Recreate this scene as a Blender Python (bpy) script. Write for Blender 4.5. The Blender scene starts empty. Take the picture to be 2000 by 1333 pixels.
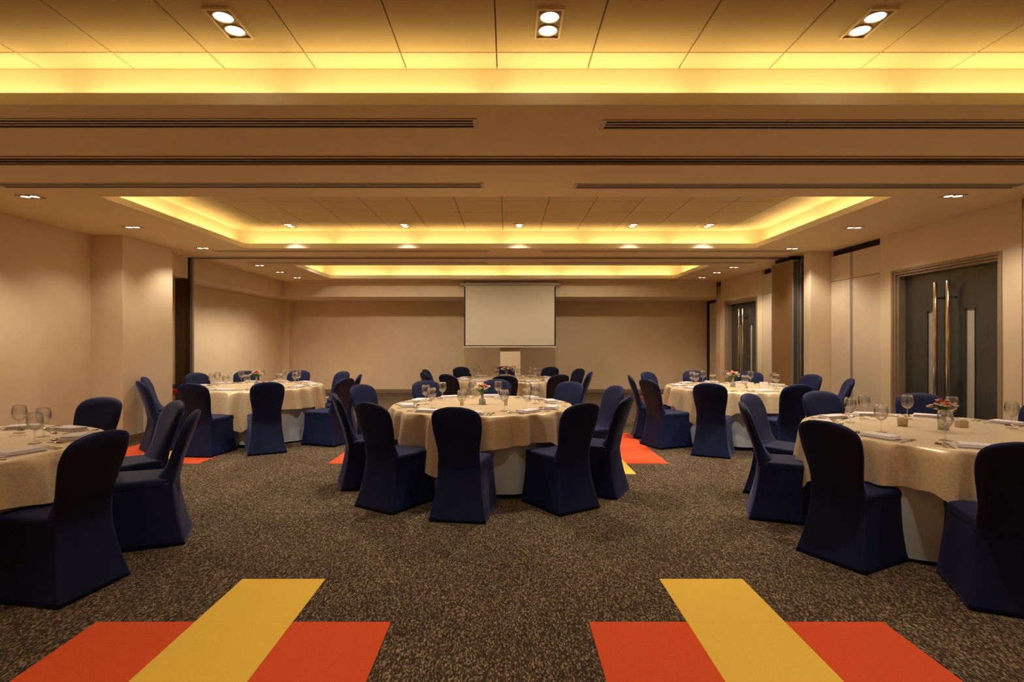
import bpy, math, random
from math import pi, sin, cos, radians as R, atan2, hypot

# ---------------------------------------------------------------- camera, world, lights, exposure
SC = bpy.context.scene
COL = SC.collection
EYE = 1.45                      # lens height in metres
SOF, TOP = 2.94, 3.25           # soffit height, tiled tray height

cam = bpy.data.cameras.new('camera')
cam.sensor_width = 36.0
cam.lens = 36.0 * 1060 / 2000
cam.shift_x = 0.005
cam.shift_y = 0.0
cam.clip_start = 0.05
cam_o = bpy.data.objects.new('camera', cam)
cam_o.location = (0, 0, EYE)
cam_o.rotation_euler = (R(90), 0, 0)
COL.objects.link(cam_o)
SC.camera = cam_o

SC.view_settings.view_transform = 'Standard'
SC.view_settings.look = 'None'
SC.view_settings.gamma = 1.0
SC.view_settings.use_curve_mapping = False
SC.view_settings.exposure = 0.0
SC.cycles.max_bounces = 10
SC.cycles.diffuse_bounces = 6
SC.cycles.transparent_max_bounces = 24
SC.cycles.caustics_reflective = False
SC.cycles.caustics_refractive = False
SC.cycles.sample_clamp_indirect = 6.0
SC.cycles.use_denoising = True

W = bpy.data.worlds.new('world')
SC.world = W
W.use_nodes = True
W.node_tree.nodes['Background'].inputs[0].default_value = (0.02, 0.015, 0.01, 1)
W.node_tree.nodes['Background'].inputs[1].default_value = 0.2

COVE_COL = (1.0, 0.73, 0.29)
DOWN_COL = (1.0, 0.82, 0.59)
COVE_W = 2.8                    # watts per metre of cove strip
DOWN_W = 98.0

# the three coffered trays: x0, x1, y0, y1 of the opening
TRAYS = [(-4.2, 3.98, 0.5, 3.42), (-4.2, 3.98, 5.6, 8.7), (-4.2, 4.0, 10.7, 12.9)]
GAP = 0.17                      # width of the light shelf behind the lip


def strip(x, y, length, along):
    l = bpy.data.lights.new('cove_strip', 'AREA')
    l.shape = 'RECTANGLE'
    l.size = length if along == 'x' else 0.04
    l.size_y = 0.04 if along == 'x' else length
    l.energy = COVE_W * length
    l.color = COVE_COL
    o = bpy.data.objects.new('cove_strip', l)
    o.location = (x, y, SOF + 0.045)
    o.rotation_euler = (pi, 0, 0)
    COL.objects.link(o)


for (x0, x1, y0, y1) in TRAYS:
    n = 6
    L = (x1 - x0) / n
    for i in range(n):
        for yy in (y0 - 0.075, y1 + 0.075):
            strip(x0 + (i + .5) * L, yy, L - 0.12, 'x')
    n = 2
    L = (y1 - y0) / n
    for i in range(n):
        for xx in (x0 - 0.075, x1 + 0.075):
            strip(xx, y0 + (i + .5) * L, L - 0.1, 'y')

# downlights: x, y, ceiling, watts factor
BAY_LIGHTS = [(-1.57, 3.07, .96), (0.237, 3.07, .96), (2.04, 3.07, .96),
              (-1.57, 1.0, .3), (0.237, 1.0, .3), (2.04, 1.0, .3),
              (-3.38, 8.44, 1.45), (-1.59, 8.44, 1.1), (0.19, 8.44, 1.1), (1.96, 8.44, 1.1), (3.14, 8.44, 1.5),
              (-3.38, 5.98, 1.25), (-1.59, 5.98, 1.5), (0.19, 5.98, 1.5), (1.96, 5.98, 1.3), (3.14, 5.98, 1.35)]
TRAY3_LIGHTS = [(-3.7, 11.2, 1.3), (-2.2, 11.2, 1.15), (-0.9, 11.2, .85), (1.0, 11.2, .85), (2.3, 11.2, 1.15)]
SIDE_LIGHTS = [(-4.9, 5.58, .9), (-4.88, 7.08, .4), (-4.86, 8.68, .5), (-4.86, 10.67, 1.0), (-4.89, 11.7, 1.0), (-4.92, 12.73, .6),
               (4.57, 5.56, .7), (4.55, 7.11, .6), (4.58, 8.72, .7), (4.57, 10.93, .7), (4.56, 11.78, .6), (4.56, 12.68, .6)]


def down(x, y, z, f, size=118, blend=.85, tilt=0):
    l = bpy.data.lights.new('downlight_lamp', 'SPOT')
    l.energy = DOWN_W * f
    l.color = DOWN_COL
    l.spot_size = R(size)
    l.spot_blend = blend
    l.shadow_soft_size = 0.05
    o = bpy.data.objects.new('downlight_lamp', l)
    o.location = (x, y, z)
    o.rotation_euler.x = R(tilt)          # gimbal lamps, some turned to the rear wall
    COL.objects.link(o)


for (x, y, f) in BAY_LIGHTS:
    down(x, y, TOP - 0.04, f * (1.3 if y > 4 else 1), 100 if y > 4 else 84)
for (x, y, f) in TRAY3_LIGHTS:
    down(x, y, TOP - 0.04, f, 120, .8, 32)
for (x, y, f) in SIDE_LIGHTS:
    down(x, y, SOF - 0.03, f * 1.1, 128, .6)
for x in (-4.9, 4.57):
    for y in (1.0, 2.6):
        down(x, y, SOF - 0.03, .5, 118, .6)


# ---------------------------------------------------------------- materials
def principled(name, col, rough=.6, metal=0, **kw):
    m = bpy.data.materials.new(name)
    m.use_nodes = True
    b = m.node_tree.nodes['Principled BSDF']
    b.inputs['Base Color'].default_value = (*col, 1)
    b.inputs['Roughness'].default_value = rough
    b.inputs['Metallic'].default_value = metal
    for k, v in kw.items():
        b.inputs[k.replace('_', ' ')].default_value = v
    return m


def textured(name, c1, c2, scale, rough=.6, detail=4, stretch=(1, 1, 1), bump=0., metal=0, lo=.35, hi=.65, **kw):
    """noise between two colours of the surface itself, with optional fine relief"""
    m = principled(name, c1, rough, metal, **kw)
    nt = m.node_tree
    N = nt.nodes
    b = N['Principled BSDF']
    tc = N.new('ShaderNodeTexCoord')
    mp = N.new('ShaderNodeMapping')
    mp.inputs['Scale'].default_value = stretch
    no = N.new('ShaderNodeTexNoise')
    no.inputs['Scale'].default_value = scale
    no.inputs['Detail'].default_value = detail
    rp = N.new('ShaderNodeValToRGB')
    rp.color_ramp.elements[0].position = lo
    rp.color_ramp.elements[1].position = hi
    rp.color_ramp.elements[0].color = (*c1, 1)
    rp.color_ramp.elements[1].color = (*c2, 1)
    nt.links.new(tc.outputs['Object'], mp.inputs[0])
    nt.links.new(mp.outputs[0], no.inputs['Vector'])
    nt.links.new(no.outputs['Fac'], rp.inputs[0])
    nt.links.new(rp.outputs[0], b.inputs['Base Color'])
    if bump:
        bp = N.new('ShaderNodeBump')
        bp.inputs['Strength'].default_value = bump
        bp.inputs['Distance'].default_value = .004
        nt.links.new(no.outputs['Fac'], bp.inputs['Height'])
        nt.links.new(bp.outputs[0], b.inputs['Normal'])
    return m


def emitter(name, col, s):
    m = bpy.data.materials.new(name)
    m.use_nodes = True
    nt = m.node_tree
    nt.nodes.remove(nt.nodes['Principled BSDF'])
    e = nt.nodes.new('ShaderNodeEmission')
    e.inputs[0].default_value = (*col, 1)
    e.inputs[1].default_value = s
    nt.links.new(e.outputs[0], nt.nodes['Material Output'].inputs[0])
    return m


def thin_glass(name, tint=(.99, .99, .99), ior=1.5, base=.0, refr=.13):
    m = bpy.data.materials.new(name)
    m.use_nodes = True
    nt = m.node_tree
    N = nt.nodes
    N.remove(N['Principled BSDF'])
    tr = N.new('ShaderNodeBsdfTransparent')
    tr.inputs[0].default_value = (*tint, 1)
    gl = N.new('ShaderNodeBsdfGlossy')
    gl.inputs['Roughness'].default_value = .04
    lw = N.new('ShaderNodeLayerWeight')
    lw.inputs['Blend'].default_value = .22
    ma = N.new('ShaderNodeMath')
    ma.operation = 'MULTIPLY_ADD'
    ma.inputs[1].default_value = .5
    ma.inputs[2].default_value = .035 + base
    mx = N.new('ShaderNodeMixShader')
    nt.links.new(lw.outputs['Fresnel'], ma.inputs[0])
    nt.links.new(ma.outputs[0], mx.inputs[0])
    nt.links.new(tr.outputs[0], mx.inputs[1])
    nt.links.new(gl.outputs[0], mx.inputs[2])
    rf = N.new('ShaderNodeBsdfGlass')
    rf.inputs['Roughness'].default_value = .0
    rf.inputs['IOR'].default_value = ior
    m2 = N.new('ShaderNodeMixShader')
    m2.inputs[0].default_value = refr
    nt.links.new(mx.outputs[0], m2.inputs[1])
    nt.links.new(rf.outputs[0], m2.inputs[2])
    nt.links.new(m2.outputs[0], N['Material Output'].inputs[0])
    return m


def carpet_mat():
    m = principled('fleck_carpet', (.05, .04, .03), .95)
    nt = m.node_tree
    N = nt.nodes
    b = N['Principled BSDF']
    b.inputs['Specular IOR Level'].default_value = .1
    tc = N.new('ShaderNodeTexCoord')
    mp = N.new('ShaderNodeMapping')
    mp.inputs['Scale'].default_value = (225, 72, 1)
    vo = N.new('ShaderNodeTexVoronoi')
    vo.voronoi_dimensions = '2D'
    vo.inputs['Scale'].default_value = 1.0
    nt.links.new(tc.outputs['Object'], mp.inputs[0])
    nt.links.new(mp.outputs[0], vo.inputs['Vector'])
    sp = N.new('ShaderNodeSeparateColor')
    nt.links.new(vo.outputs['Color'], sp.inputs[0])
    rp = N.new('ShaderNodeValToRGB')
    e = rp.color_ramp.elements
    e[0].position = .30; e[0].color = (.040, .028, .019, 1)
    e[1].position = 1.0; e[1].color = (.36, .28, .20, 1)
    k = e.new(.55); k.color = (.075, .054, .038, 1)
    k = e.new(.78); k.color = (.15, .112, .08, 1)
    nt.links.new(sp.outputs[0], rp.inputs[0])
    no = N.new('ShaderNodeTexNoise')
    no.inputs['Scale'].default_value = 1.6
    no.inputs['Detail'].default_value = 3
    nt.links.new(tc.outputs['Object'], no.inputs['Vector'])
    mr = N.new('ShaderNodeMapRange')
    mr.inputs[1].default_value = .3; mr.inputs[2].default_value = .7
    mr.inputs[3].default_value = .85; mr.inputs[4].default_value = 1.15
    nt.links.new(no.outputs['Fac'], mr.inputs[0])
    mx = N.new('ShaderNodeMix')
    mx.data_type = 'RGBA'
    mx.blend_type = 'MULTIPLY'
    mx.inputs[0].default_value = 1
    nt.links.new(rp.outputs[0], mx.inputs[6])
    nt.links.new(mr.outputs[0], mx.inputs[7])
    nt.links.new(mx.outputs[2], b.inputs['Base Color'])
    bp = N.new('ShaderNodeBump')
    bp.inputs['Strength'].default_value = .5
    bp.inputs['Distance'].default_value = .003
    nt.links.new(sp.outputs[0], bp.inputs['Height'])
    nt.links.new(bp.outputs[0], b.inputs['Normal'])
    return m


M = {}
M['carpet'] = carpet_mat()
M['orange'] = textured('orange_pile', (.66, .072, .018), (.78, .105, .025), 260, .95, 2, bump=.5)
M['yellow'] = textured('yellow_pile', (.84, .56, .075), (.92, .64, .10), 260, .95, 2, bump=.5)
M['wall'] = textured('beige_wall_paint', (.745, .61, .45), (.775, .64, .48), 3.0, .75, 3)
M['soffit'] = textured('soffit_paint', (.88, .69, .42), (.91, .72, .44), 2.0, .8, 3)
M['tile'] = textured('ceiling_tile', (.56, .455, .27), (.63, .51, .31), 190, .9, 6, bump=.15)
M['cove_lit_tile'] = textured('cove_lit_border_tile', (.66, .565, .41), (.70, .60, .44), 190, .9, 6)  # border tiles: the cove light's bright edge band put into a paler colour
M['cove'] = principled('cove_paint', (.80, .72, .55), .8)
M['joint'] = principled('tile_joint', (.16, .10, .045), .9)
M['base'] = principled('taupe_baseboard', (.26, .185, .12), .5)
M['dark'] = principled('dark_slot', (.010, .006, .005), .8)
M['vent'] = principled('vent_metal', (.70, .56, .43), .45)
M['rail'] = principled('track_bronze', (.13, .085, .045), .4, .3)
M['panel'] = textured('panel_laminate', (.68, .57, .45), (.72, .61, .49), 4, .45, 3)
M['alu'] = principled('grey_aluminium', (.36, .33, .30), .4, .3)
M['dark_alu'] = principled('dark_aluminium', (.11, .11, .125), .4, .4)
M['brownfab'] = textured('tan_fabric_panel', (.33, .19, .075), (.37, .215, .09), 120, .9, 3)
M['jamb'] = textured('dark_walnut', (.045, .022, .009), (.065, .032, .013), 9, .45, 4, (6, 6, .6))
M['door'] = textured('charcoal_door_lacquer', (.046, .045, .044), (.055, .053, .051), 8, .24, 4, (6, 6, .5))
M['frame'] = textured('taupe_door_frame', (.30, .225, .155), (.34, .255, .175), 6, .4, 4, (4, 4, .6))
M['pane'] = principled('frosted_pane', (.42, .40, .36), .35)
M['brass'] = principled('polished_bronze', (.78, .69, .56), .14, 1.0)
M['navy'] = textured('navy_spandex', (.0055, .0110, .058), (.0072, .0145, .074), 7, .62, 4, Sheen_Weight=.38, Specular_IOR_Level=.2, Sheen_Roughness=.25)
M['navy'].node_tree.nodes['Principled BSDF'].inputs['Sheen Tint'].default_value = (.42, .46, 1.0, 1)
M['cream'] = textured('gold_damask_cloth', (.72, .59, .41), (.80, .675, .50), 70, .36, 5, bump=.10, lo=.42, hi=.58, metal=.22, Sheen_Weight=.15)
M['whitecloth'] = textured('white_table_cloth', (.58, .68, .88), (.63, .74, .94), 90, .8, 3)
M['napkin'] = textured('white_napkin', (.76, .72, .80), (.82, .78, .86), 120, .85, 3)
M['steel'] = principled('polished_steel', (.62, .58, .53), .18, 1.0)
M['glass'] = thin_glass('clear_glass')
M['vase'] = principled('frosted_vase_glass', (.80, .84, .80), .25, Transmission_Weight=.45)
M['cup'] = principled('frosted_candle_cup', (.86, .70, .48), .3, Transmission_Weight=.4)
M['red'] = principled('red_petal', (.62, .018, .022), .6)
M['white'] = principled('cream_petal', (.82, .74, .62), .6)
M['pink'] = principled('pink_petal', (.75, .20, .16), .6)
M['green'] = principled('leaf_green', (.07, .16, .03), .6)
M['ceramic'] = principled('beige_ceramic', (.62, .48, .33), .4)
M['wax'] = principled('candle_wax', (.85, .62, .32), .5)
M['card'] = principled('white_card', (.85, .83, .80), .6)
M['screen'] = principled('matte_screen_white', (.60, .54, .46), .9)
M['black'] = principled('matte_black', (.012, .009, .007), .7)
M['case'] = principled('screen_case_grey', (.36, .29, .22), .5)
M['redsteel'] = principled('red_enamel', (.34, .010, .009), .3)
M['lamp'] = emitter('lamp_disc', (1.0, .90, .72), 9.0)
M['fixture'] = principled('fixture_trim', (.72, .58, .38), .4)
M['fixture_in'] = principled('fixture_well', (.30, .21, .10), .5)
M['wood'] = principled('plywood', (.40, .26, .14), .6)


# ---------------------------------------------------------------- mesh helpers
class MB:
    def __init__(self):
        self.v, self.f = [], []

    def box(self, x0, x1, y0, y1, z0, z1):
        i = len(self.v)
        self.v += [(x0, y0, z0), (x1, y0, z0), (x1, y1, z0), (x0, y1, z0), (x0, y0, z1), (x1, y0, z1), (x1, y1, z1), (x0, y1, z1)]
        self.f += [tuple(i + k for k in q) for q in ((3, 2, 1, 0), (4, 5, 6, 7), (0, 1, 5, 4), (1, 2, 6, 5), (2, 3, 7, 6), (3, 0, 4, 7))]
        return self

    def rings(self, rings, cap0=True, cap1=True):
        """rings: list of equal-length closed loops of points"""
        n = len(rings[0])
        i = len(self.v)
        for r in rings:
            self.v += [tuple(p) for p in r]
        for a in range(len(rings) - 1):
            for k in range(n):
                k2 = (k + 1) % n
                self.f.append((i + a * n + k, i + a * n + k2, i + (a + 1) * n + k2, i + (a + 1) * n + k))
        if cap0:
            self.f.append(tuple(i + k for k in reversed(range(n))))
        if cap1:
            self.f.append(tuple(i + (len(rings) - 1) * n + k for k in range(n)))
        return self

    def lathe(self, prof, n=20, c=(0, 0, 0), cap0=True, cap1=True):
        return self.rings([[(c[0] + r * cos(2 * pi * k / n), c[1] + r * sin(2 * pi * k / n), c[2] + z) for k in range(n)] for (r, z) in prof], cap0, cap1)

    def tube(self, pts, r, n=8):
        """round bar through points"""
        from mathutils import Vector
        P = [Vector(p) for p in pts]
        rr = r if isinstance(r, (list, tuple)) else [r] * len(P)
        rings = []
        for a in range(len(P)):
            t = (P[min(a + 1, len(P) - 1)] - P[max(a - 1, 0)]).normalized()
            u = t.cross(Vector((0, 0, 1)))
            if u.length < 1e-3:
                u = Vector((1, 0, 0))
            u.normalize()
            w = t.cross(u)
            rings.append([tuple(P[a] + rr[a] * (cos(2 * pi * k / n) * u + sin(2 * pi * k / n) * w)) for k in range(n)])
        return self.rings([list(reversed(q)) for q in rings])

    def ball(self, c, r, n=8, m=5, sz=1.0):
        prof = [(max(1e-4, r * sin(pi * a / m)), -r * sz * cos(pi * a / m)) for a in range(m + 1)]
        return self.lathe(prof, n, c)

    def mesh(self, name, mat, smooth=False):
        me = bpy.data.meshes.new(name)
        me.from_pydata(self.v, [], self.f)
        if smooth:
            me.polygons.foreach_set('use_smooth', [True] * len(me.polygons))
        me.materials.append(mat)
        me.update()
        return me

    def build(self, name, mat, parent=None, loc=None, smooth=False, rz=0):
        o = bpy.data.objects.new(name, self.mesh(name, mat, smooth))
        COL.objects.link(o)
        if parent:
            o.parent = parent
        if loc:
            o.location = loc
        if rz:
            o.rotation_euler.z = rz
        return o


def tag(o, label=None, cat=None, group=None, kind=None):
    if label: o['label'] = label
    if cat: o['category'] = cat
    if group: o['group'] = group
    if kind: o['kind'] = kind
    return o


def empty(name, loc, rz=0):
    o = bpy.data.objects.new(name, None)
    o.empty_display_size = .1
    o.location = loc
    o.rotation_euler.z = rz
    COL.objects.link(o)
    return o


KIDS = {}


def kids(o):
    return KIDS.get(o, ())


def copy_tree(o, parent=None):
    c = o.copy()
    COL.objects.link(c)
    if parent:
        c.parent = parent
    for ch in list(o.children):
        copy_tree(ch, c)
    return c


def bevel(o, w=.004, seg=2):
    b = o.modifiers.new('bevel', 'BEVEL')
    b.width = w
    b.segments = seg
    b.limit_method = 'ANGLE'
    return o


def struct(o, label=None):
    o['kind'] = 'structure'
    if label: o['label'] = label
    return o


# ---------------------------------------------------------------- floor with inlaid carpet tiles
floor = struct(MB().box(-6.6, 6.2, -1.4, 15.5, -.1, 0).build('floor', M['carpet']), 'brown and beige flecked carpet floor')
T = .505


def inlay(x0, x1, y0, y1, mat, name):
    nx = max(1, round((x1 - x0) / T)); ny = max(1, round((y1 - y0) / T))
    for i in range(nx):
        for j in range(ny):
            a, b = x0 + i * (x1 - x0) / nx, x0 + (i + 1) * (x1 - x0) / nx
            c, d = y0 + j * (y1 - y0) / ny, y0 + (j + 1) * (y1 - y0) / ny
            MB().box(a + .0004, b - .0004, c + .0004, d - .0004, -.005, .003).build(name, mat, floor)


def plus(cx, y0, y1):
    """yellow runner crossed by two orange blocks one tile shorter at each end"""
    inlay(cx - T / 2, cx + T / 2, y0, y1, M['yellow'], 'yellow_carpet_tile')
    inlay(cx - 1.5 * T, cx - T / 2, y0 + T, y1 - T, M['orange'], 'orange_carpet_tile')
    inlay(cx + T / 2, cx + 1.5 * T, y0 + T, y1 - T, M['orange'], 'orange_carpet_tile')


for cx in (-1.355, 1.18):
    plus(cx, 3.30 - 6 * T, 3.30)
for cx in (-4.4, -1.355, 1.155):
    plus(cx, 5.90, 9.03)
for cx in (-4.4, 4.23):
    plus(cx, 12.72, 14.74)

# ---------------------------------------------------------------- walls
XL, XR, YB, YN = -5.85, 5.37, 15.2, -1.2
wl = MB()
wl.box(XL - .4, XL, YN, 8.0, 0, SOF + .02)                    # near left wall
wl.box(-6.6, -6.18, 8.0, YB, 0, SOF + .02)                    # deep left wall beyond the column
wall_left = struct(wl.build('wall_left', M['wall']), 'beige left wall')
bevel(MB().box(XL - .3, -5.40, 7.63, 8.77, 0, SOF).build('wall_column', M['wall'], wall_left), .006)
MB().box(-6.2, -5.87, 9.63, 9.72, 0, 2.6).build('return_wall', M['wall'], wall_left)
MB().box(-6.2, -5.66, 8.77, 9.63, 2.56, SOF).build('bulkhead', M['wall'], wall_left)
MB().box(-6.2, -5.63, 9.74, YB, 2.56, SOF).build('bulkhead', M['wall'], wall_left)
jb = MB().box(-5.865, -5.69, 9.60, 9.72, 0, 2.56).box(-5.69, -5.645, 9.66, 9.72, 0, SOF)
jb.build('partition_jamb', M['jamb'], wall_left)
MB().box(-5.645, -5.632, 9.675, 9.72, 0, SOF).box(-5.618, -5.60, 9.675, 9.72, 0, SOF).build('jamb_strip', M['alu'], wall_left)
MB().box(-5.632, -5.618, 9.69, 9.72, 0, SOF).build('jamb_seal', M['jamb'], wall_left)

wb = MB().box(-6.6, 6.2, YB, YB + .2, 0, SOF + .02)
wall_back = struct(wb.build('wall_back', M['wall']), 'beige rear wall behind the projection screen')
MB().box(-5.63, -.165, 13.6, YB, 2.56, SOF).box(.335, 5.25, 13.6, YB, 2.56, SOF).build('bulkhead', M['wall'], wall_back)
MB().box(-.165, .335, 13.48, YB, 0, SOF).build('wall_column', M['wall'], wall_back)
MB().box(-6.18, -6.0, 14.95, YB, 0, 2.56).build('wall_column', M['wall'], wall_back)

wall_rear = struct(MB().box(-6.6, 6.2, YN - .2, YN, 0, SOF + .02).build('wall_rear', M['wall']), 'beige wall behind the camera')

DOORS = [(5.88, 7.58), (11.64, 13.36)]
DH = 2.43
wr = MB()
X2 = XR + .35
wr.box(XR, X2, YN, 4.25, 0, SOF + .02)
for a, b, (d0, d1) in ((5.66, 7.81, DOORS[0]), (11.41, 13.62, DOORS[1])):
    wr.box(XR, X2, a, d0, 0, SOF + .02).box(XR, X2, d1, b, 0, SOF + .02).box(XR, X2, d0, d1, DH, SOF + .02)
wr.box(XR + .2, X2, 4.25, 5.66, 0, SOF + .02).box(XR + .2, X2, 7.81, 11.41, 0, SOF + .02)
wr.box(5.64, 5.9, 13.62, YB, 0, SOF + .02)
wr.box(5.25, 5.66, 13.9, YB, 2.56, SOF + .02)
wall_right = struct(wr.build('wall_right', M['wall']), 'beige right wall with double doors and partition pockets')
bevel(MB().box(5.03, XR + .2, 9.0, 9.2, 0, SOF).build('wall_column', M['wall'], wall_right), .006)


def pocket(y0, y1, x=XR, mid=True, top=2.84, joint=DH, slot=True):
    """flush storage-pocket doors under a dark track slot"""
    if mid:
        ym = y0 + (y1 - y0) * .55
        spans = [(y0 + .006, ym - .035), (ym + .035, y1 - .006)]
        bevel(MB().box(x + .004, x + .05, ym - .033, ym + .033, .02, top).build('pocket_strip', M['alu'], wall_right), .002)
    else:
        spans = [(y0 + .006, y1 - .006)]
    for a, b in spans:
        for z0, z1 in ((.02, joint - .004), (joint + .004, top)):
            bevel(MB().box(x + .002, x + .05, a, b, z0, z1).build('pocket_panel', M['panel'], wall_right), .003)
    MB().box(x + .051, x + .19, y0, y1, 0, SOF).build('pocket_void', M['dark'], wall_right)


pocket(4.25, 5.66)
pocket(7.81, 9.0)
pocket(10.1, 11.41)
pocket(13.9, 14.95, x=5.58, mid=False, top=2.48, joint=2.47)
MB().box(5.36, 5.42, 13.62, 13.9, 0, 2.84).build('pocket_panel', M['panel'], wall_right)
MB().box(5.43, 5.60, 13.62, 13.9, 0, SOF).build('pocket_void', M['dark'], wall_right)
MB().box(5.60, 5.637, 13.9, YB - .005, 0, 2.55).build('pocket_void', M['dark'], wall_right)

# baseboards
bb = .10
bs = struct(MB().box(-6.18, 5.6, YB - .015, YB, 0, bb).build('baseboard_back', M['base']), 'taupe baseboard along the rear wall')
bl = MB().box(XL, XL + .015, YN, 7.63, 0, bb).box(XL + .015, -5.385, 7.615, 7.63, 0, bb).box(-5.4, -5.385, 7.63, 8.77, 0, bb)
bl.box(-6.18, -6.165, 9.73, YB - .02, 0, bb)
struct(bl.build('baseboard_left', M['base']), 'taupe baseboard along the left wall')
br = MB().box(XR - .015, XR, YN, 4.25, 0, bb)
for a, b in ((5.66, 5.88), (7.58, 7.81), (11.41, 11.64), (13.36, 13.62)):
    br.box(XR - .015, XR, a, b, 0, bb)
br.box(5.015, 5.36, 8.985, 9.0, 0, bb).box(5.015, 5.03, 9.0, 9.2, 0, bb)
struct(br.build('baseboard_right', M['base']), 'taupe baseboard along the right wall')

# ---------------------------------------------------------------- ceiling
so = MB()
Z0, Z1 = SOF, SOF + .02
LT = .02
so.box(-6.6, 6.2, YN - .2, TRAYS[0][2] - LT, Z0, Z1)
so.box(-6.6, 6.2, TRAYS[0][3] + LT, TRAYS[1][2] - LT, Z0, Z1)
so.box(-6.6, 6.2, TRAYS[1][3] + LT, TRAYS[2][2] - LT, Z0, Z1)
so.box(-6.6, 6.2, TRAYS[2][3] + LT, 15.4, Z0, Z1)
for (x0, x1, y0, y1) in TRAYS:
    so.box(-6.6, x0 - LT, y0 - LT, y1 + LT, Z0, Z1).box(x1 + LT, 6.2, y0 - LT, y1 + LT, Z0, Z1)
ceiling = struct(so.build('ceiling', M['soffit']), 'brown-lit soffit ceiling with three glowing coffers')

tile_cache = {}


def tiles(x0, x1, y0, y1, owner):
    xs = [x0] + [x for x in [-.065 + .6 * k for k in range(-12, 13)] if x0 + .03 < x < x1 - .03] + [x1]
    ys = [y0] + [y for y in [3.383 + .6 * k for k in range(-8, 20)] if y0 + .02 < y < y1 - .02] + [y1]
    for a, b in zip(xs, xs[1:]):
        for c, d in zip(ys, ys[1:]):
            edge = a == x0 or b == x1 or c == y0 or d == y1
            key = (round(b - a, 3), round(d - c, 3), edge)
            if key not in tile_cache:
                g, w, h = .0035, (b - a) / 2, (d - c) / 2
                mb = MB()
                k = .004
                mb.rings([[(-w + g + k, -h + g + k, 0), (-w + g + k, h - g - k, 0), (w - g - k, h - g - k, 0), (w - g - k, -h + g + k, 0)],
                          [(-w + g, -h + g, k), (-w + g, h - g, k), (w - g, h - g, k), (w - g, -h + g, k)],
                          [(-w + g, -h + g, .02), (-w + g, h - g, .02), (w - g, h - g, .02), (w - g, -h + g, .02)]])
                tile_cache[key] = mb.mesh('ceiling_tile', M['cove_lit_tile' if edge else 'tile'])
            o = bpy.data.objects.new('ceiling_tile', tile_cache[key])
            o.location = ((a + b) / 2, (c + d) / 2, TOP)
            o.parent = owner
            COL.objects.link(o)


for n_, (x0, x1, y0, y1) in enumerate(TRAYS):
    owner = struct(MB().box(x0 - GAP, x1 + GAP, y0 - GAP, y1 + GAP, TOP + .02, TOP + .04).build('ceiling_tray', M['joint']),
                   'tiled ceiling tray, %s of three from the camera' % ('nearest', 'middle', 'farthest')[n_])
    t, lh = .02, SOF + .075
    lip = MB()
    lip.box(x0 - t, x1 + t, y0 - t, y0, SOF, lh).box(x0 - t, x1 + t, y1, y1 + t, SOF, lh)
    lip.box(x0 - t, x0, y0, y1, SOF, lh).box(x1, x1 + t, y0, y1, SOF, lh)
    lip.build('cove_lip', M['cove'], owner)
    g = GAP
    cv = MB()
    cv.box(x0 - g - t, x1 + g + t, y0 - g - t, y0 - g, SOF + .02, TOP + .03).box(x0 - g - t, x1 + g + t, y1 + g, y1 + g + t, SOF + .02, TOP + .03)
    cv.box(x0 - g - t, x0 - g, y0 - g, y1 + g, SOF + .02, TOP + .03).box(x1 + g, x1 + g + t, y0 - g, y1 + g, SOF + .02, TOP + .03)
    cv.build('cove_wall', M['cove'], owner)
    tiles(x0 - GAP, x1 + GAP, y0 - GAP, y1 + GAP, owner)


def vent(x0, x1, y0, y1, label, slots=3):
    """linear ceiling diffuser: dark slots between pale slats in a frame"""
    t = empty('linear_vent', ((x0 + x1) / 2, (y0 + y1) / 2, SOF))
    tag(t, label, 'vent', 'linear ceiling vents')
    w, h = (x1 - x0) / 2, (y1 - y0) / 2
    MB().box(-w, w, -h, h, -.002, -.0002).build('backing', M['dark'], t)
    e = .016
    fr = MB().box(-w, w, -h, -h + e, -.006, 0).box(-w, w, h - e, h, -.006, 0)
    fr.box(-w, -w + .03, -h + e, h - e, -.006, 0).box(w - .03, w, -h + e, h - e, -.006, 0)
    fr.build('frame', M['vent'], t)
    for k in range(1, slots):
        c = -h + e + (2 * h - 2 * e) * k / slots
        MB().box(-w + .03, w - .03, c - .008, c + .008, -.0045, -.002).build('slat', M['vent'], t)


vent(-4.87, -.20, 3.63, 3.79, 'long linear air vent nearest the camera, left of centre')
vent(.645, 4.95, 3.65, 3.81, 'long linear air vent nearest the camera, right of centre')
vent(-4.87, -.22, 5.11, 5.27, 'left linear air vent just before the middle coffer')
vent(.64, 4.93, 5.13, 5.29, 'right linear air vent just before the middle coffer')
vent(-4.84, -.28, 8.92, 9.06, 'left linear air vent just beyond the middle coffer')
vent(.57, 4.75, 8.92, 9.06, 'right linear air vent just beyond the middle coffer')
vent(-4.9, -.36, 10.22, 10.36, 'left linear air vent just before the farthest coffer')
vent(.66, 4.7, 10.22, 10.36, 'right linear air vent just before the farthest coffer')
vent(-5.0, 5.1, 13.22, 13.34, 'thin full-width air vent beyond the farthest coffer', 2)

for i, y in enumerate((4.47, 9.69)):
    xa = -5.6 if i else XL
    tr = struct(MB().box(xa, XR - .02, y - .10, y + .10, SOF - .004, SOF - .0005).build('trim_%d' % (i + 1), M['rail']),
                'dark partition track across the ceiling, %s' % ('nearer' if i == 0 else 'farther'))
    MB().box(xa, XR - .02, y - .10, y - .085, SOF - .014, SOF - .004).box(xa, XR - .02, y + .085, y + .10, SOF - .014, SOF - .004).build('track_edge', M['vent'], tr)
    MB().box(xa, XR - .02, y - .045, y - .02, SOF - .012, SOF - .004).box(xa, XR - .02, y + .02, y + .04, SOF - .012, SOF - .004).build('track_rail', M['rail'], tr)
    MB().box(xa, XR - .02, y - .012, y + .012, SOF - .006, SOF - .004).build('track_slot', M['dark'], tr)


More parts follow.
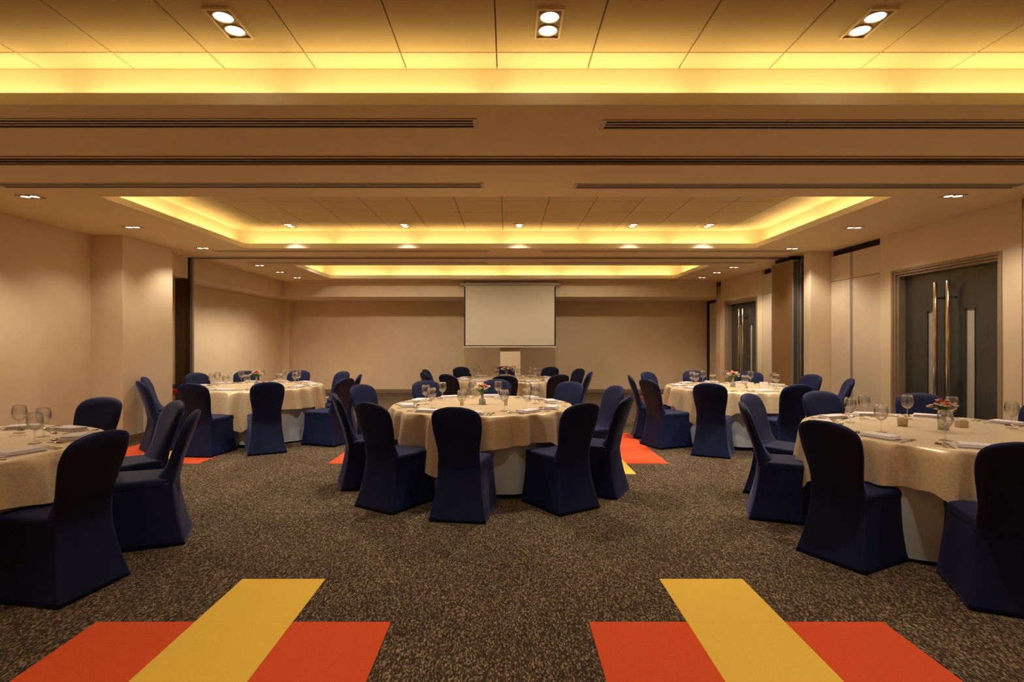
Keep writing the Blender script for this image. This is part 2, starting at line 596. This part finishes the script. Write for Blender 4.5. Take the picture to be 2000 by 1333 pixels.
# downlight fixtures
def fixture_proto(lx, ly, name):
    t = empty(name, (0, 0, 0))
    w, h, e = lx / 2, ly / 2, .012
    fr = MB().box(-w, w, -h, -h + e, -.012, 0).box(-w, w, h - e, h, -.012, 0).box(-w, -w + e, -h + e, h - e, -.012, 0).box(w - e, w, -h + e, h - e, -.012, 0)
    fr.build('frame', M['fixture'], t)
    MB().box(-w + e, w - e, -h + e, h - e, -.003, 0).build('well', M['fixture_in'], t)
    along_y = ly > lx
    s = max(lx, ly) * .225
    rad = min(lx, ly) * .5 - e - .012
    rad = min(rad, s - .006)
    for sgn in (-1, 1):
        c = (0, sgn * s, 0) if along_y else (sgn * s, 0, 0)
        ring = MB().lathe([(rad + .008, -.003), (rad + .008, -.008), (rad, -.009), (rad, -.003)], 20, c, False, False).build('lamp_ring', M['fixture'], t, smooth=True)
        MB().lathe([(rad, -.0035), (rad * .7, -.0055), (.002, -.0065)], 20, c).build('lamp', M['lamp'], t)
    return t


BIG = fixture_proto(.15, .29, 'twin_downlight')
SMALL = fixture_proto(.21, .13, 'twin_downlight')
nb = ns = 0


def place_fix(x, y, z, big, label):
    global nb, ns
    if big:
        o = BIG if nb == 0 else copy_tree(BIG); nb += 1
    else:
        o = SMALL if ns == 0 else copy_tree(SMALL); ns += 1
    o.location = (x, y, z)
    tag(o, label, 'ceiling light', 'tray downlights' if big else 'soffit downlights')


ORD3 = ('leftmost', 'middle', 'rightmost')
ORD5 = ('first', 'second', 'third', 'fourth', 'fifth')
for i, (x, y, f) in enumerate(BAY_LIGHTS):
    if i < 3:
        lb = 'lit twin downlight in the nearest ceiling tray, %s of three' % ORD3[i]
    elif i < 6:
        lb = 'twin downlight above the camera in the nearest tray, %s of three' % ORD3[i - 3]
    elif i < 11:
        lb = 'twin downlight at the far edge of the middle tray, %s from left' % ORD5[i - 6]
    else:
        lb = 'twin downlight at the near edge of the middle tray, %s from left' % ORD5[i - 11]
    place_fix(x, y, TOP, True, lb)
for i, (x, y, f) in enumerate(TRAY3_LIGHTS):
    place_fix(x, y, TOP, True, 'twin downlight in the farthest ceiling tray, %s from left' % ORD5[i])
ORD6 = ('nearest', 'second nearest', 'third nearest', 'third farthest', 'second farthest', 'farthest')
for i, (x, y, f) in enumerate(SIDE_LIGHTS):
    place_fix(x, y, SOF, False, 'small twin spotlight in the %s soffit, %s of its row of six' % ('left' if i < 6 else 'right', ORD6[i % 6]))


# ---------------------------------------------------------------- double doors
def double_door(n, y0, y1, label):
    """charcoal double doors recessed in a stepped taupe frame; local origin at the opening, +x into the wall"""
    d = struct(empty('door_%d' % n, (XR, (y0 + y1) / 2, 0)), label)
    w = (y1 - y0) / 2
    fw = .085
    fr = MB()
    for (a, b, dep0, dep1) in ((0, fw * .45, -.012, .10), (fw * .45, fw * .8, .004, .12), (fw * .8, fw * 1.15, .03, .16)):
        fr.box(dep0, dep1, -w + a, -w + b, 0, DH - a).box(dep0, dep1, w - b, w - a, 0, DH - a).box(dep0, dep1, -w + b, w - b, DH - b, DH - a)
    bevel(fr.build('door_frame', M['frame'], d), .004)
    iw = w - fw * 1.15
    h = DH - fw * 1.15
    MB().box(.20, .21, -w, w, 0, DH).build('door_backing', M['dark'], d)
    for s in (-1, 1):
        lf = MB()
        xa, xb = .125, .17
        c, e = .003, iw
        p0, p1, pz0, pz1 = .215, .37, .45, 1.85          # vision panel along the leaf
        for (a, b, z0, z1) in ((c, p0, .006, h), (p1, e, .006, h), (p0, p1, .006, pz0), (p0, p1, pz1, h)):
            lo, hi = sorted((s * a, s * b))
            lf.box(xa, xb, lo, hi, z0, z1)
        leaf = lf.build('door_leaf', M['door'], d)
        lo, hi = sorted((s * p0, s * p1))
        MB().box(.14, .15, lo, hi, pz0, pz1).build('vision_panel', M['pane'], leaf)
        b = MB()
        for (u0, u1, z0, z1) in ((lo, lo + .012, pz0, pz1), (hi - .012, hi, pz0, pz1), (lo + .012, hi - .012, pz0, pz0 + .012), (lo + .012, hi - .012, pz1 - .012, pz1)):
            b.box(.118, .142, u0, u1, z0, z1)
        b.build('panel_bead', M['door'], leaf)
        hy = s * .098
        hd = MB().lathe([(.021, .35), (.0235, .353), (.0235, 2.187), (.021, 2.19)], 16, (.02, hy, 0)).build('pull_handle', M['brass'], d, smooth=True)
        for z in (.62, 1.99):
            MB().tube([(.02, hy, z), (.126, hy, z)], .011, 10).build('standoff', M['dark_alu'], hd, smooth=True)
    return d


double_door(1, 11.64, 13.36, 'far charcoal double doors with long pull handles')
double_door(2, 5.88, 7.58, 'near charcoal double doors with long bronze pull handles')

# ---------------------------------------------------------------- folded partition stack by the right column
fp = tag(empty('folding_partition', (5.0, 9.75, 0)), 'tan folding partition stacked beside the right wall column', 'partition')
for k in range(2):
    x = -.06 + k * .135
    pn = bevel(MB().box(x, x + .10, -.34 + .05 * 0, .36, .02, 2.83).build('partition_panel', M['brownfab'], fp), .004)
    MB().box(x - .003, x + .103, -.36, -.34, .02, 2.83).build('edge_profile', M['alu'], pn)
    MB().box(x - .003, x + .103, .36, .38, .02, 2.83).build('edge_profile', M['panel'], pn)
    MB().box(x + .02, x + .08, -.372, -.36, .02, 2.83).build('edge_seal', M['dark_alu'], pn)
    MB().box(x - .0, x + .1, -.36, .38, 2.83, 2.86).build('panel_cap', M['alu'], pn)
MB().box(-.03, .14, -.25, .30, 2.86, 2.935).build('track_hanger', M['dark'], fp)

# ---------------------------------------------------------------- projection screen
ps = tag(empty('projection_screen', (.074, 13.38, 2.94)), 'white pull-down projection screen with black border on the rear wall', 'screen')
hw = 1.13
bevel(MB().box(-hw - .10, hw + .10, -.06, .06, -.118, -.045).build('housing', M['case'], ps), .006)
MB().box(-hw - .04, hw + .04, -.03, .03, -.045, 0).build('ceiling_bracket', M['case'], ps)
MB().box(-hw, hw, -.006, -.003, -1.62, -.118).build('border', M['black'], ps)
MB().box(-hw + .035, hw - .035, -.009, -.006, -1.595, -.15).build('screen_sheet', M['screen'], ps)
MB().box(-hw + .001, hw - .001, -.0085, -.006, -.15, -.118).build('border_top', M['screen'], ps)
bevel(MB().box(-hw - .015, hw + .015, -.018, .012, -1.65, -1.62).build('weight_bar', M['panel'], ps), .005)

# ---------------------------------------------------------------- fire extinguisher
fe = tag(empty('fire_extinguisher', (-5.835, 9.52, .50)), 'small red fire extinguisher on the wall behind the back left table', 'fire extinguisher')
MB().lathe([(.04, 0), (.053, .008), (.055, .02), (.055, .085), (.048, .105), (.028, .118), (.02, .125)], 18).build('cylinder', M['redsteel'], fe, smooth=True)
MB().lathe([(.018, .125), (.018, .145), (.026, .145), (.026, .158)], 12).build('valve', M['dark_alu'], fe, smooth=True)
MB().box(-.035, .085, -.012, .012, .172, .186).box(-.03, .07, -.012, .012, .158, .166).build('handle', M['black'], fe)
MB().tube([(-.02, 0, .14), (-.055, -.02, .135), (-.066, -.025, .09), (-.062, -.025, .03)], .008, 8).build('hose', M['black'], fe, smooth=True)
MB().box(-.03, .03, .053, .105, .05, .08).build('bracket', M['dark_alu'], fe)


# ---------------------------------------------------------------- banquet chair in a spandex cover
def trapez(z, yr, yf, hr, hf, rad, n=6, wob=0):
    """rounded trapezoid loop: rear edge y=yr half-width hr, front edge y=yf half-width hf"""
    pts = []
    for (cx, cy, a0) in ((hf - rad, yf - rad, 0), (-(hf - rad), yf - rad, 90), (-(hr - rad), yr + rad, 180), (hr - rad, yr + rad, 270)):
        for k in range(n + 1):
            a = R(a0 + 90 * k / n)
            pts.append((cx + rad * cos(a), cy + rad * sin(a), z))
    out = []
    m = len(pts)
    for i in range(m):                       # extra points along the straight runs
        p, q = pts[i], pts[(i + 1) % m]
        out.append(p)
        L = hypot(q[0] - p[0], q[1] - p[1])
        if L > .08:
            for k in range(1, 6):
                f = k / 6
                out.append((p[0] + (q[0] - p[0]) * f, p[1] + (q[1] - p[1]) * f, z))
    return out


def smoothstep(a, b, x):
    t = min(1, max(0, (x - a) / (b - a)))
    return t * t * (3 - 2 * t)


def make_chair():
    root = empty('banquet_chair', (0, 0, 0))
    rnd = random.Random(4)
    # skirt: seat edge down to the floor, flaring to four foot points
    rings = []
    for z in (0.004, .03, .07, .13, .20, .27, .33, .38, .42, .44):
        t = z / .44
        fl = (1 - t) ** 1.7
        L = trapez(z, -.222 - .085 * fl, .222 + .03 * fl, .178 + .058 * fl, .208 + .032 * fl, .030 - .008 * fl)
        out = []
        for (x, y, zz) in L:
            # sides pull in a little between the stretched foot corners
            sx = abs(x) / (.178 + .058 * fl); sy = (y + .045) / .30
            mid = max(0, 1 - abs(sy) ** 2 * 1.2) * (1 if sx > .85 else 0)
            midf = max(0, 1 - (x / .22) ** 2) * (1 if abs(sy) > .8 else 0)
            x *= 1 - .05 * mid * (1 - t) * (t + .35)
            y *= 1 - .06 * midf * (1 - t) * (t + .35)
            w = .0035 * sin(9 * x + 13 * z * (1 + x)) * (1 - t) + .002 * sin(37 * (x - y) + 11 * z)
            hem = .012 * max(mid, midf) * (1 - t) ** 8
            out.append((x + w * (1 if sx > .8 else 0), y + w * .8, zz + hem))
        rings.append(out)
    MB().rings(rings, True, True).build('skirt', M['navy'], root, smooth=True)
    # padded seat
    rings = []
    for (z, d) in ((.405, -.004), (.42, .001), (.445, .003), (.460, .000), (.469, -.010), (.474, -.030), (.477, -.08), (.478, -.15)):
        rings.append(trapez(z, -.218 - d * .3, .226 + d, .178 + d * .8, .210 + d, max(.012, .04 + min(0, d) * .2)))
    MB().rings(rings).build('seat', M['navy'], root, smooth=True)
    # backrest, leaning and rounded at the top, narrow at the waist
    prof = []
    for z in (.006, .03, .07, .13, .20, .27, .33, .38):
        fl = (1 - z / .44) ** 1.7
        prof.append((z, .178 + .058 * fl - .002, -.222 - .085 * fl + .012, .016))
    prof += [(.415, .180, -.208, .020), (.44, .179, -.207, .028), (.48, .175, -.209, .036), (.53, .173, -.218, .037), (.58, .177, -.231, .038), (.63, .185, -.247, .039),
            (.68, .194, -.265, .039), (.73, .202, -.284, .039), (.78, .206, -.303, .038), (.82, .205, -.318, .036), (.85, .200, -.329, .035),
            (.875, .190, -.338, .033), (.895, .174, -.345, .030), (.910, .150, -.350, .026), (.922, .112, -.354, .020), (.930, .06, -.357, .011)]
    rings = []
    n = 28
    for (z, hw_, yc, ht) in prof:
        loop = []
        for k in range(n):
            a = 2 * pi * k / n
            ca, sa = cos(a), sin(a)
            ex = .42
            px = hw_ * (abs(ca) ** ex) * (1 if ca >= 0 else -1)
            py = ht * (abs(sa) ** .75) * (1 if sa >= 0 else -1)
            curve = .020 * (px / .2) ** 2 * smoothstep(.5, .8, z)          # wraps slightly round the sitter
            crown = -.012 * (px / .2) ** 2 * smoothstep(.84, .93, z)
            if sa > 0 and z > .43:                                          # cover stretched from the back onto the seat
                py += .085 * sa * math.exp(-(z - .455) / .055)
            wr_ = .0016 * sin(45 * z + 12 * px) * smoothstep(.55, .8, z)
            loop.append((px, yc + py + curve + wr_, z + crown))
        rings.append(loop)
    MB().rings(rings).build('backrest', M['navy'], root, smooth=True)
    return root


CHAIR = make_chair()
n_chairs = 0

WORDS = ('twelve', 'one', 'two', 'three', 'four', 'five', 'six', 'seven', 'eight', 'nine', 'ten', 'eleven')


def clock(ang):
    return WORDS[int(round(((90 - ang) % 360) / 30)) % 12]


def view_of(ang):
    a = ((ang + 180) % 360) - 180
    if -135 < a < -45: return 'back to the camera'
    if 45 < a < 135: return 'facing the camera'
    return 'facing right' if abs(a) >= 135 else 'facing left'


def place_chair(cx, cy, ang, r, tname, turn=0):
    global n_chairs
    o = CHAIR if n_chairs == 0 else copy_tree(CHAIR)
    n_chairs += 1
    a = R(ang)
    o.location = (cx + r * cos(a), cy + r * sin(a), 0)
    o.rotation_euler.z = a + pi / 2 + R(turn)
    tag(o, "navy covered chair %s at %s o'clock of the %s" % (view_of(ang), clock(ang), tname), 'chair', 'navy chairs at the ' + tname)


# ---------------------------------------------------------------- tables, cloths
TH, TR = .77, .95


def overcloth(seed, corner):
    """square damask cloth on a round top: short drop mid-side, long at the four corners, with folds"""
    rnd = random.Random(seed)
    ph = [rnd.uniform(0, 2 * pi) for _ in range(6)]
    n = 288
    rings = []
    for r in (.02, .3, .6, .85, TR - .03, TR - .008):
        rings.append([(r * cos(2 * pi * k / n), r * sin(2 * pi * k / n), TH + .004) for k in range(n)])
    m = 14
    for j in range(m + 1):
        f = j / m
        ring = []
        for k in range(n):
            th = 2 * pi * k / n
            d = ((th - R(corner)) % (pi / 2)) - 0
            d = min(d, pi / 2 - d)                       # 0 at a corner, pi/4 mid-side
            side = 1.235 / max(.70711, cos(pi / 4 - d))
            drop = min(.60, max(.27, side * 1.0 - TR + .00)) if d > .30 else .36 + (.30 - d) / .30 * .20
            drop = max(.268, .56 - .62 * d) + .012 * sin(5 * th + ph[0])
            z = TH + .004 - drop * f - .004 * (1 - (1 - f) ** 2)
            fold = (.7 * sin(12 * th + ph[1]) + .9 * sin(21 * th + ph[2]) + .55 * sin(34 * th + ph[3])) / 1.9
            amp = .058 * f ** .6 * (1 + .8 * max(0, .5 - d))
            r = TR + .012 * min(1, f * 6) + .030 * f + amp * fold
            if f == 0:
                r, z = TR, TH + .001
            ring.append((r * cos(th), r * sin(th), z))
        rings.append(ring)
    mb = MB().rings(rings, True, False)
    return mb


def undercloth(seed):
    rnd = random.Random(seed)
    ph = [rnd.uniform(0, 2 * pi) for _ in range(4)]
    n = 160
    rings = []
    for j in range(9):
        f = j / 8
        ring = []
        for k in range(n):
            th = 2 * pi * k / n
            fold = (sin(9 * th + ph[0]) + .8 * sin(14 * th + ph[1]) + .4 * sin(23 * th + ph[2])) / 2
            r = TR - .015 - .055 * f + .028 * fold * f
            z = TH - .03 - (TH - .03 - .035) * f + (.012 * sin(3 * th + ph[3]) if j == 8 else 0)
            ring.append((r * cos(th), r * sin(th), z))
        rings.append(ring)
    return MB().rings(rings, False, False)


# ---------------------------------------------------------------- tableware prototypes (meshes shared by copies)
def napkin_mesh(v):
    mb = MB()
    rnd = random.Random(v)
    for k in range(4):
        w, h = .108 - .004 * k, .060 - .002 * k
        dx, dy = rnd.uniform(-.006, .006), rnd.uniform(-.004, .004)
        z0, z1 = .0062 * k, .0062 * k + .0057
        e = .003
        mb.rings([[(dx - w, dy - h, z0 + .001), (dx + w, dy - h, z0 + .001), (dx + w, dy + h, z0 + .001), (dx - w, dy + h, z0 + .001)],
                  [(dx - w - e, dy - h - e, (z0 + z1) / 2), (dx + w + e, dy - h - e, (z0 + z1) / 2), (dx + w + e, dy + h + e, (z0 + z1) / 2), (dx - w - e, dy + h + e, (z0 + z1) / 2)],
                  [(dx - w, dy - h, z1), (dx + w, dy - h, z1 + .001), (dx + w, dy + h, z1), (dx - w, dy + h, z1 + .002)]])
    return mb.mesh('folded_napkin', M['napkin'])


def flat_strip(mb, pts, th=.0025):
    """pts: (y, halfwidth, z) along the utensil"""
    rings = []
    for (y, w, z) in pts:
        rings.append([(-w, y, z), (w, y, z), (w * .8, y, z + th), (-w * .8, y, z + th)])
    mb.rings(rings)


def fork_mesh():
    mb = MB()
    flat_strip(mb, [(-.10, .0075, .002), (-.06, .006, .003), (-.01, .0035, .006), (.03, .004, .008), (.045, .011, .004), (.058, .0125, .002)])
    for k in range(4):
        x = -.0105 + k * .007
        mb.box(x - .0018, x + .0018, .056, .098, .002, .0045)
    return mb.mesh('table_fork', M['steel'], True)


def knife_mesh():
    mb = MB()
    flat_strip(mb, [(-.115, .007, .001), (-.05, .0065, .001), (-.01, .005, .001), (.0, .009, .001), (.06, .010, .001), (.10, .008, .001), (.118, .002, .001)], .0035)
    return mb.mesh('table_knife', M['steel'], True)


def spoon_mesh():
    mb = MB()
    flat_strip(mb, [(-.10, .0075, .002), (-.06, .006, .003), (-.01, .0035, .007), (.03, .0035, .008)])
    rings = []
    for (f, z) in ((1.0, .008), (.8, .0035), (.4, .0015), (.05, .001)):
        rings.append([(.02 * f * cos(2 * pi * k / 14), .06 + .032 * f * sin(2 * pi * k / 14), z) for k in range(14)])
    mb.rings(rings, False, True)
    return mb.mesh('table_spoon', M['steel'], True)


def goblet_proto():
    t = empty('wine_goblet', (0, 0, 0))
    MB().lathe([(.004, .088), (.018, .092), (.034, .106), (.044, .130), (.0465, .150), (.044, .178), (.038, .205),
                (.0372, .205), (.043, .178), (.0455, .150), (.043, .131), (.033, .108), (.017, .094), (.002, .090)], 22, (0, 0, 0), False, False).build('bowl', M['glass'], t, smooth=True)
    MB().lathe([(.037, .001), (.037, .003), (.012, .006), (.005, .014), (.004, .05), (.005, .088)], 18).build('stem', M['glass'], t, smooth=True)
    return t


NAPS = [napkin_mesh(s) for s in (1, 2, 3)]
FORK, KNIFE, SPOON = fork_mesh(), knife_mesh(), spoon_mesh()
GOB = goblet_proto()
n_gob = 0
CT = TH + .0045                  # top surface of the cloth


def put(mesh, name, loc, rz, label, cat, group):
    o = bpy.data.objects.new(name, mesh)
    o.location = loc
    o.rotation_euler.z = rz
    COL.objects.link(o)
    return tag(o, label, cat, group)


def in_frame(x, y, pad=60):
    if y < .5: return False
    px = 990 + 1060 * x / y
    return -pad < px < 2000 + pad


def place_setting(cx, cy, ang, tname, rnd, glass=True):
    global n_gob
    a = R(ang)

    def at(r, side):
        """r metres from the table centre, side metres to the sitter's right"""
        return (cx + r * cos(a) - side * sin(a), cy + r * sin(a) + side * cos(a))
    # the sitter looks to the centre: his right is the clockwise side seen from above
    if not in_frame(*at(.75, 0)):
        return
    rot = a + pi / 2
    where = "at %s o'clock of the %s" % (clock(ang), tname)
    j = lambda s: rnd.uniform(-s, s)
    x, y = at(.79 + j(.01), j(.02))
    put(NAPS[rnd.randrange(3)], 'folded_napkin', (x, y, CT), rot + j(.40), 'folded white napkin ' + where, 'napkin', 'napkins on the ' + tname)
    for k, s in enumerate((-.150, -.185)):
        x, y = at(.79 + j(.012), -s)
        put(FORK, 'table_fork', (x, y, CT), rot + pi * 0 + j(.12), '%s steel fork left of the napkin %s' % (('inner', 'outer')[k], where), 'fork', 'forks on the ' + tname)
    x, y = at(.79 + j(.012), -.150)
    put(KNIFE, 'table_knife', (x, y, CT), rot + j(.1), 'steel knife right of the napkin ' + where, 'knife', 'knives on the ' + tname)
    x, y = at(.79 + j(.012), -.19)
    put(SPOON, 'table_spoon', (x, y, CT), rot + j(.12), 'steel spoon beside the knife ' + where, 'spoon', 'spoons on the ' + tname)
    x, y = at(.685 + j(.01), j(.03))
    put(SPOON, 'dessert_spoon', (x, y, CT), rot + pi / 2 + j(.25), 'steel dessert spoon above the napkin ' + where, 'spoon', 'dessert spoons on the ' + tname)
    if glass:
        x, y = at(.58 + j(.025), -.15 + j(.03))
        o = GOB if n_gob == 0 else copy_tree(GOB)
        n_gob += 1
        o.location = (x, y, CT)
        tag(o, 'clear stemmed wine goblet ' + where, 'glass', 'goblets on the ' + tname)


def flower_vase(cx, cy, tname, seed):
    rnd = random.Random(seed)
    t = tag(empty('flower_vase', (cx, cy, CT)), 'small glass vase of red and white flowers on the ' + tname, 'vase', 'table flower vases')
    MB().lathe([(.030, 0), (.036, .004), (.036, .045), (.030, .054), (.016, .062), (.0145, .125), (.018, .132),
                (.0165, .131), (.013, .124), (.0145, .064), (.028, .052), (.033, .044), (.033, .007), (.02, .005)], 18, (0, 0, 0), True, False).build('vase', M['vase'], t, smooth=True)
    stems, heads = MB(), []
    for k in range(40):
        a = rnd.uniform(0, 2 * pi)
        el = rnd.random() ** .5
        p = (.092 * el * cos(a), .092 * el * sin(a), .165 + .055 * (1 - el * el) + rnd.uniform(-.012, .018))
        heads.append(p)
        stems.tube([(0, 0, .05), (p[0] * .25, p[1] * .25, .13), p], .0012, 4)
    stems.build('stems', M['green'], t)
    lv = MB()
    for k in range(14):
        a = rnd.uniform(0, 2 * pi); r = rnd.uniform(.02, .06); z = rnd.uniform(.135, .175)
        c, s = cos(a), sin(a)
        b = .010
        i = len(lv.v)
        lv.v += [(c * .008, s * .008, .13), (c * r - s * b, s * r + c * b, z), (c * (r + .03), s * (r + .03), z + .006), (c * r + s * b, s * r - c * b, z), (c * r, s * r, z - .004)]
        lv.f += [(i, i + 1, i + 2, i + 3), (i, i + 3, i + 4), (i + 3, i + 2, i + 4), (i + 2, i + 1, i + 4), (i + 1, i, i + 4)]
    lv.build('leaves', M['green'], t)
    reds = [(-.025, .0, .205), (.022, -.012, .21), (0, .026, .212), (-.005, -.032, .198), (.034, .022, .196)]
    for p in reds:
        b = MB().ball(p, .010, 8, 5)
        for ring_, rr, zz in ((6, .013, -.002), (5, .008, .007)):
            for k in range(ring_):
                a = 2 * pi * k / ring_ + rr * 40
                b.ball((p[0] + rr * cos(a), p[1] + rr * sin(a), p[2] + zz), .0078, 6, 4, .7)
        b.build('red_bloom', M['red'], t, smooth=True)
    for i, p in enumerate(heads):
        if i % 2 and hypot(p[0], p[1]) < .03:
            continue
        b = MB().ball(p, .0065, 6, 4)
        for k in range(5):
            a = 2 * pi * k / 5
            b.ball((p[0] + .0085 * cos(a), p[1] + .0085 * sin(a), p[2] + .001), .0072, 5, 3, .5)
        b.build('small_bloom', M['pink'] if i % 5 == 0 else M['white'], t, smooth=True)
    return t


def sachet_holder(x, y, label, rz=0):
    t = tag(empty('sachet_holder', (x, y, CT), rz), label, 'holder', 'sachet holders')
    bx = MB().box(-.035, .035, -.025, .025, 0, .004)
    bx.box(-.035, .035, -.025, -.021, .004, .05).box(-.035, .035, .021, .025, .004, .05).box(-.035, -.031, -.021, .021, .004, .05).box(.031, .035, -.021, .021, .004, .05)
    bevel(bx.build('box', M['ceramic'], t), .0015)
    sc = MB()
    for k in range(9):
        sc.box(-.027 + k * .0062, -.0225 + k * .0062, -.018, .018, .005, .060 + .002 * (k % 3))
    sc.build('sachets', M['card'], t)


def shaker(x, y, label):
    t = tag(empty('salt_shaker', (x, y, CT)), label, 'shaker', 'condiment shakers')
    MB().lathe([(.016, 0), (.019, .004), (.019, .05), (.016, .058)], 16).build('body', M['ceramic'], t, smooth=True)
    MB().lathe([(.0165, .057), (.0165, .064), (.012, .070), (.003, .072)], 16).build('cap', M['steel'], t, smooth=True)


def candle(x, y, label):
    t = tag(empty('candle_holder', (x, y, CT)), label, 'candle')
    MB().lathe([(.028, 0), (.034, .004), (.036, .065), (.034, .065), (.032, .006), (.02, .005)], 18, (0, 0, 0), True, False).build('cup', M['cup'], t, smooth=True)
    MB().lathe([(.029, .007), (.030, .040), (.004, .041)], 16).build('wax', M['wax'], t, smooth=True)
    MB().tube([(0, 0, .038), (.001, 0, .052)], .001, 5).build('wick', M['black'], t)


def tent_card(x, y, rz, label):
    t = empty('tent_card', (x, y, CT), rz)
    tag(t, label, 'card', 'tent cards')
    for s in (-1, 1):
        mb = MB()
        mb.rings([[(-.055, s * .030, .001), (.055, s * .030, .001), (.055, s * .0285, .001), (-.055, s * .0285, .001)],
                  [(-.055, s * .0015, .085), (.055, s * .0015, .085), (.055, s * .0002, .084), (-.055, s * .0002, .084)]])
        mb.build('card_leaf', M['card'], t)


# name, centre, corner angle of the cloth, chairs (angle, extra radius, turn)
TABLES = [
    ('centre table', -.262, 5.80, -112, [(-94.5, .02, -3), (-128, .0, 6), (-53, .03, -5), (-167, .0, 6), (156, .14, -4), (121, .06, 0), (86, .08, 0), (46, .10, 8), (18, .11, 0), (-25, .05, -4)]),
    ('table before the screen', -.01, 9.70, -60, [(-91, .0, 0), (-56, 0, 0), (-128, 0, 0), (-19, 0, 0), (-155, .02, 0), (170, .0, 0), (127, .02, 0), (91, 0, 0), (54, .02, 0), (22, 0, 0)]),
    ('back left table', -3.78, 8.20, -77, [(-60, 0, 0), (-94, 0, 0), (-132, 0, 0), (-171, .02, 14), (152, 0, 0), (121, 0, 0), (87, 0, 0), (50, 0, 0), (12, 0, 0), (-22, .15, 0)]),
    ('back right table', 3.34, 8.02, -137, [(169, -.02, 0), (130, 0, 0), (-157, .04, 0), (-124, .04, 4), (92, .03, 0), (57, .02, 0), (18, 0, 0), (-20, 0, 0), (-84, .0, 0)]),
    ('front right table', 3.33, 4.14, -105, [(-155, -.11, 0), (-116, -.01, 0), (160, -.10, 0), (126, .04, 8), (93, .0, 0), (58, .0, 0), (22, 0, 0)]),
    ('front left table', -3.70, 3.42, 35, [(-12, -.115, 0), (27, -.0, -6), (60, .04, -14), (92, .10, 0), (128, .25, 0)]),
]
CR = 1.165
cloth_mesh = {}
for i, (tn, cx, cy, corner, chairs) in enumerate(TABLES):
    t = tag(empty('banquet_table', (cx, cy, 0)), 'round banquet table under white and gold cloths, the ' + tn, 'table', 'round banquet tables')
    MB().lathe([(TR - .012, TH - .028), (TR - .004, TH - .022), (TR - .004, TH - .004), (TR - .012, TH - .001)], 64).build('table_top', M['wood'], t)
    for k in range(4):
        a = pi / 4 + k * pi / 2
        MB().tube([(.62 * cos(a), .62 * sin(a), 0.0), (.60 * cos(a), .60 * sin(a), TH - .028)], .016, 10).build('leg', M['alu'], t)
    tag(undercloth(i + 20).build('floor_length_cloth', M['whitecloth'], None, (cx, cy, 0), True), 'white floor-length underlay cloth skirting the ' + tn, 'tablecloth', 'white underlay cloths')
    tag(overcloth(i + 40, corner).build('damask_tablecloth', M['cream'], None, (cx, cy, 0), True), 'gold damask overlay cloth draped over the ' + tn, 'tablecloth', 'gold damask cloths')
    rnd = random.Random(100 + i)
    for (ang, dr, turn) in chairs:
        place_chair(cx, cy, ang, CR + dr, tn, turn + rnd.uniform(-2.5, 2.5))
        place_setting(cx, cy, ang, tn, rnd)
    if in_frame(cx, cy):
        flower_vase(cx, cy, tn, i)

T_ = {t[0]: (t[1], t[2]) for t in TABLES}
x, y = T_['centre table']
shaker(x - .21, y - .12, 'beige shaker left of the vase on the centre table')
shaker(x + .25, y - .10, 'beige shaker right of the vase on the centre table')
x, y = T_['front right table']
candle(x - .18, y + .18, 'candle in a glass cup left of the vase, front right table')
sachet_holder(x + .24, y + .12, 'beige sachet holder right of the vase, front right table')
x, y = T_['back right table']
tent_card(x + .12, y - .30, R(10), 'white tent card at the right front of the back right table')
tent_card(x + .36, y - .20, R(-15), 'white tent card farther right on the back right table')
sachet_holder(x + .26, y + .10, 'beige sachet holder right of the vase, back right table')
x, y = T_['table before the screen']
sachet_holder(x + .30, y + .0, 'beige sachet holder right of the vase, table before the screen')
x, y = T_['back left table']
sachet_holder(x + .28, y + .05, 'beige sachet holder right of the vase, back left table')
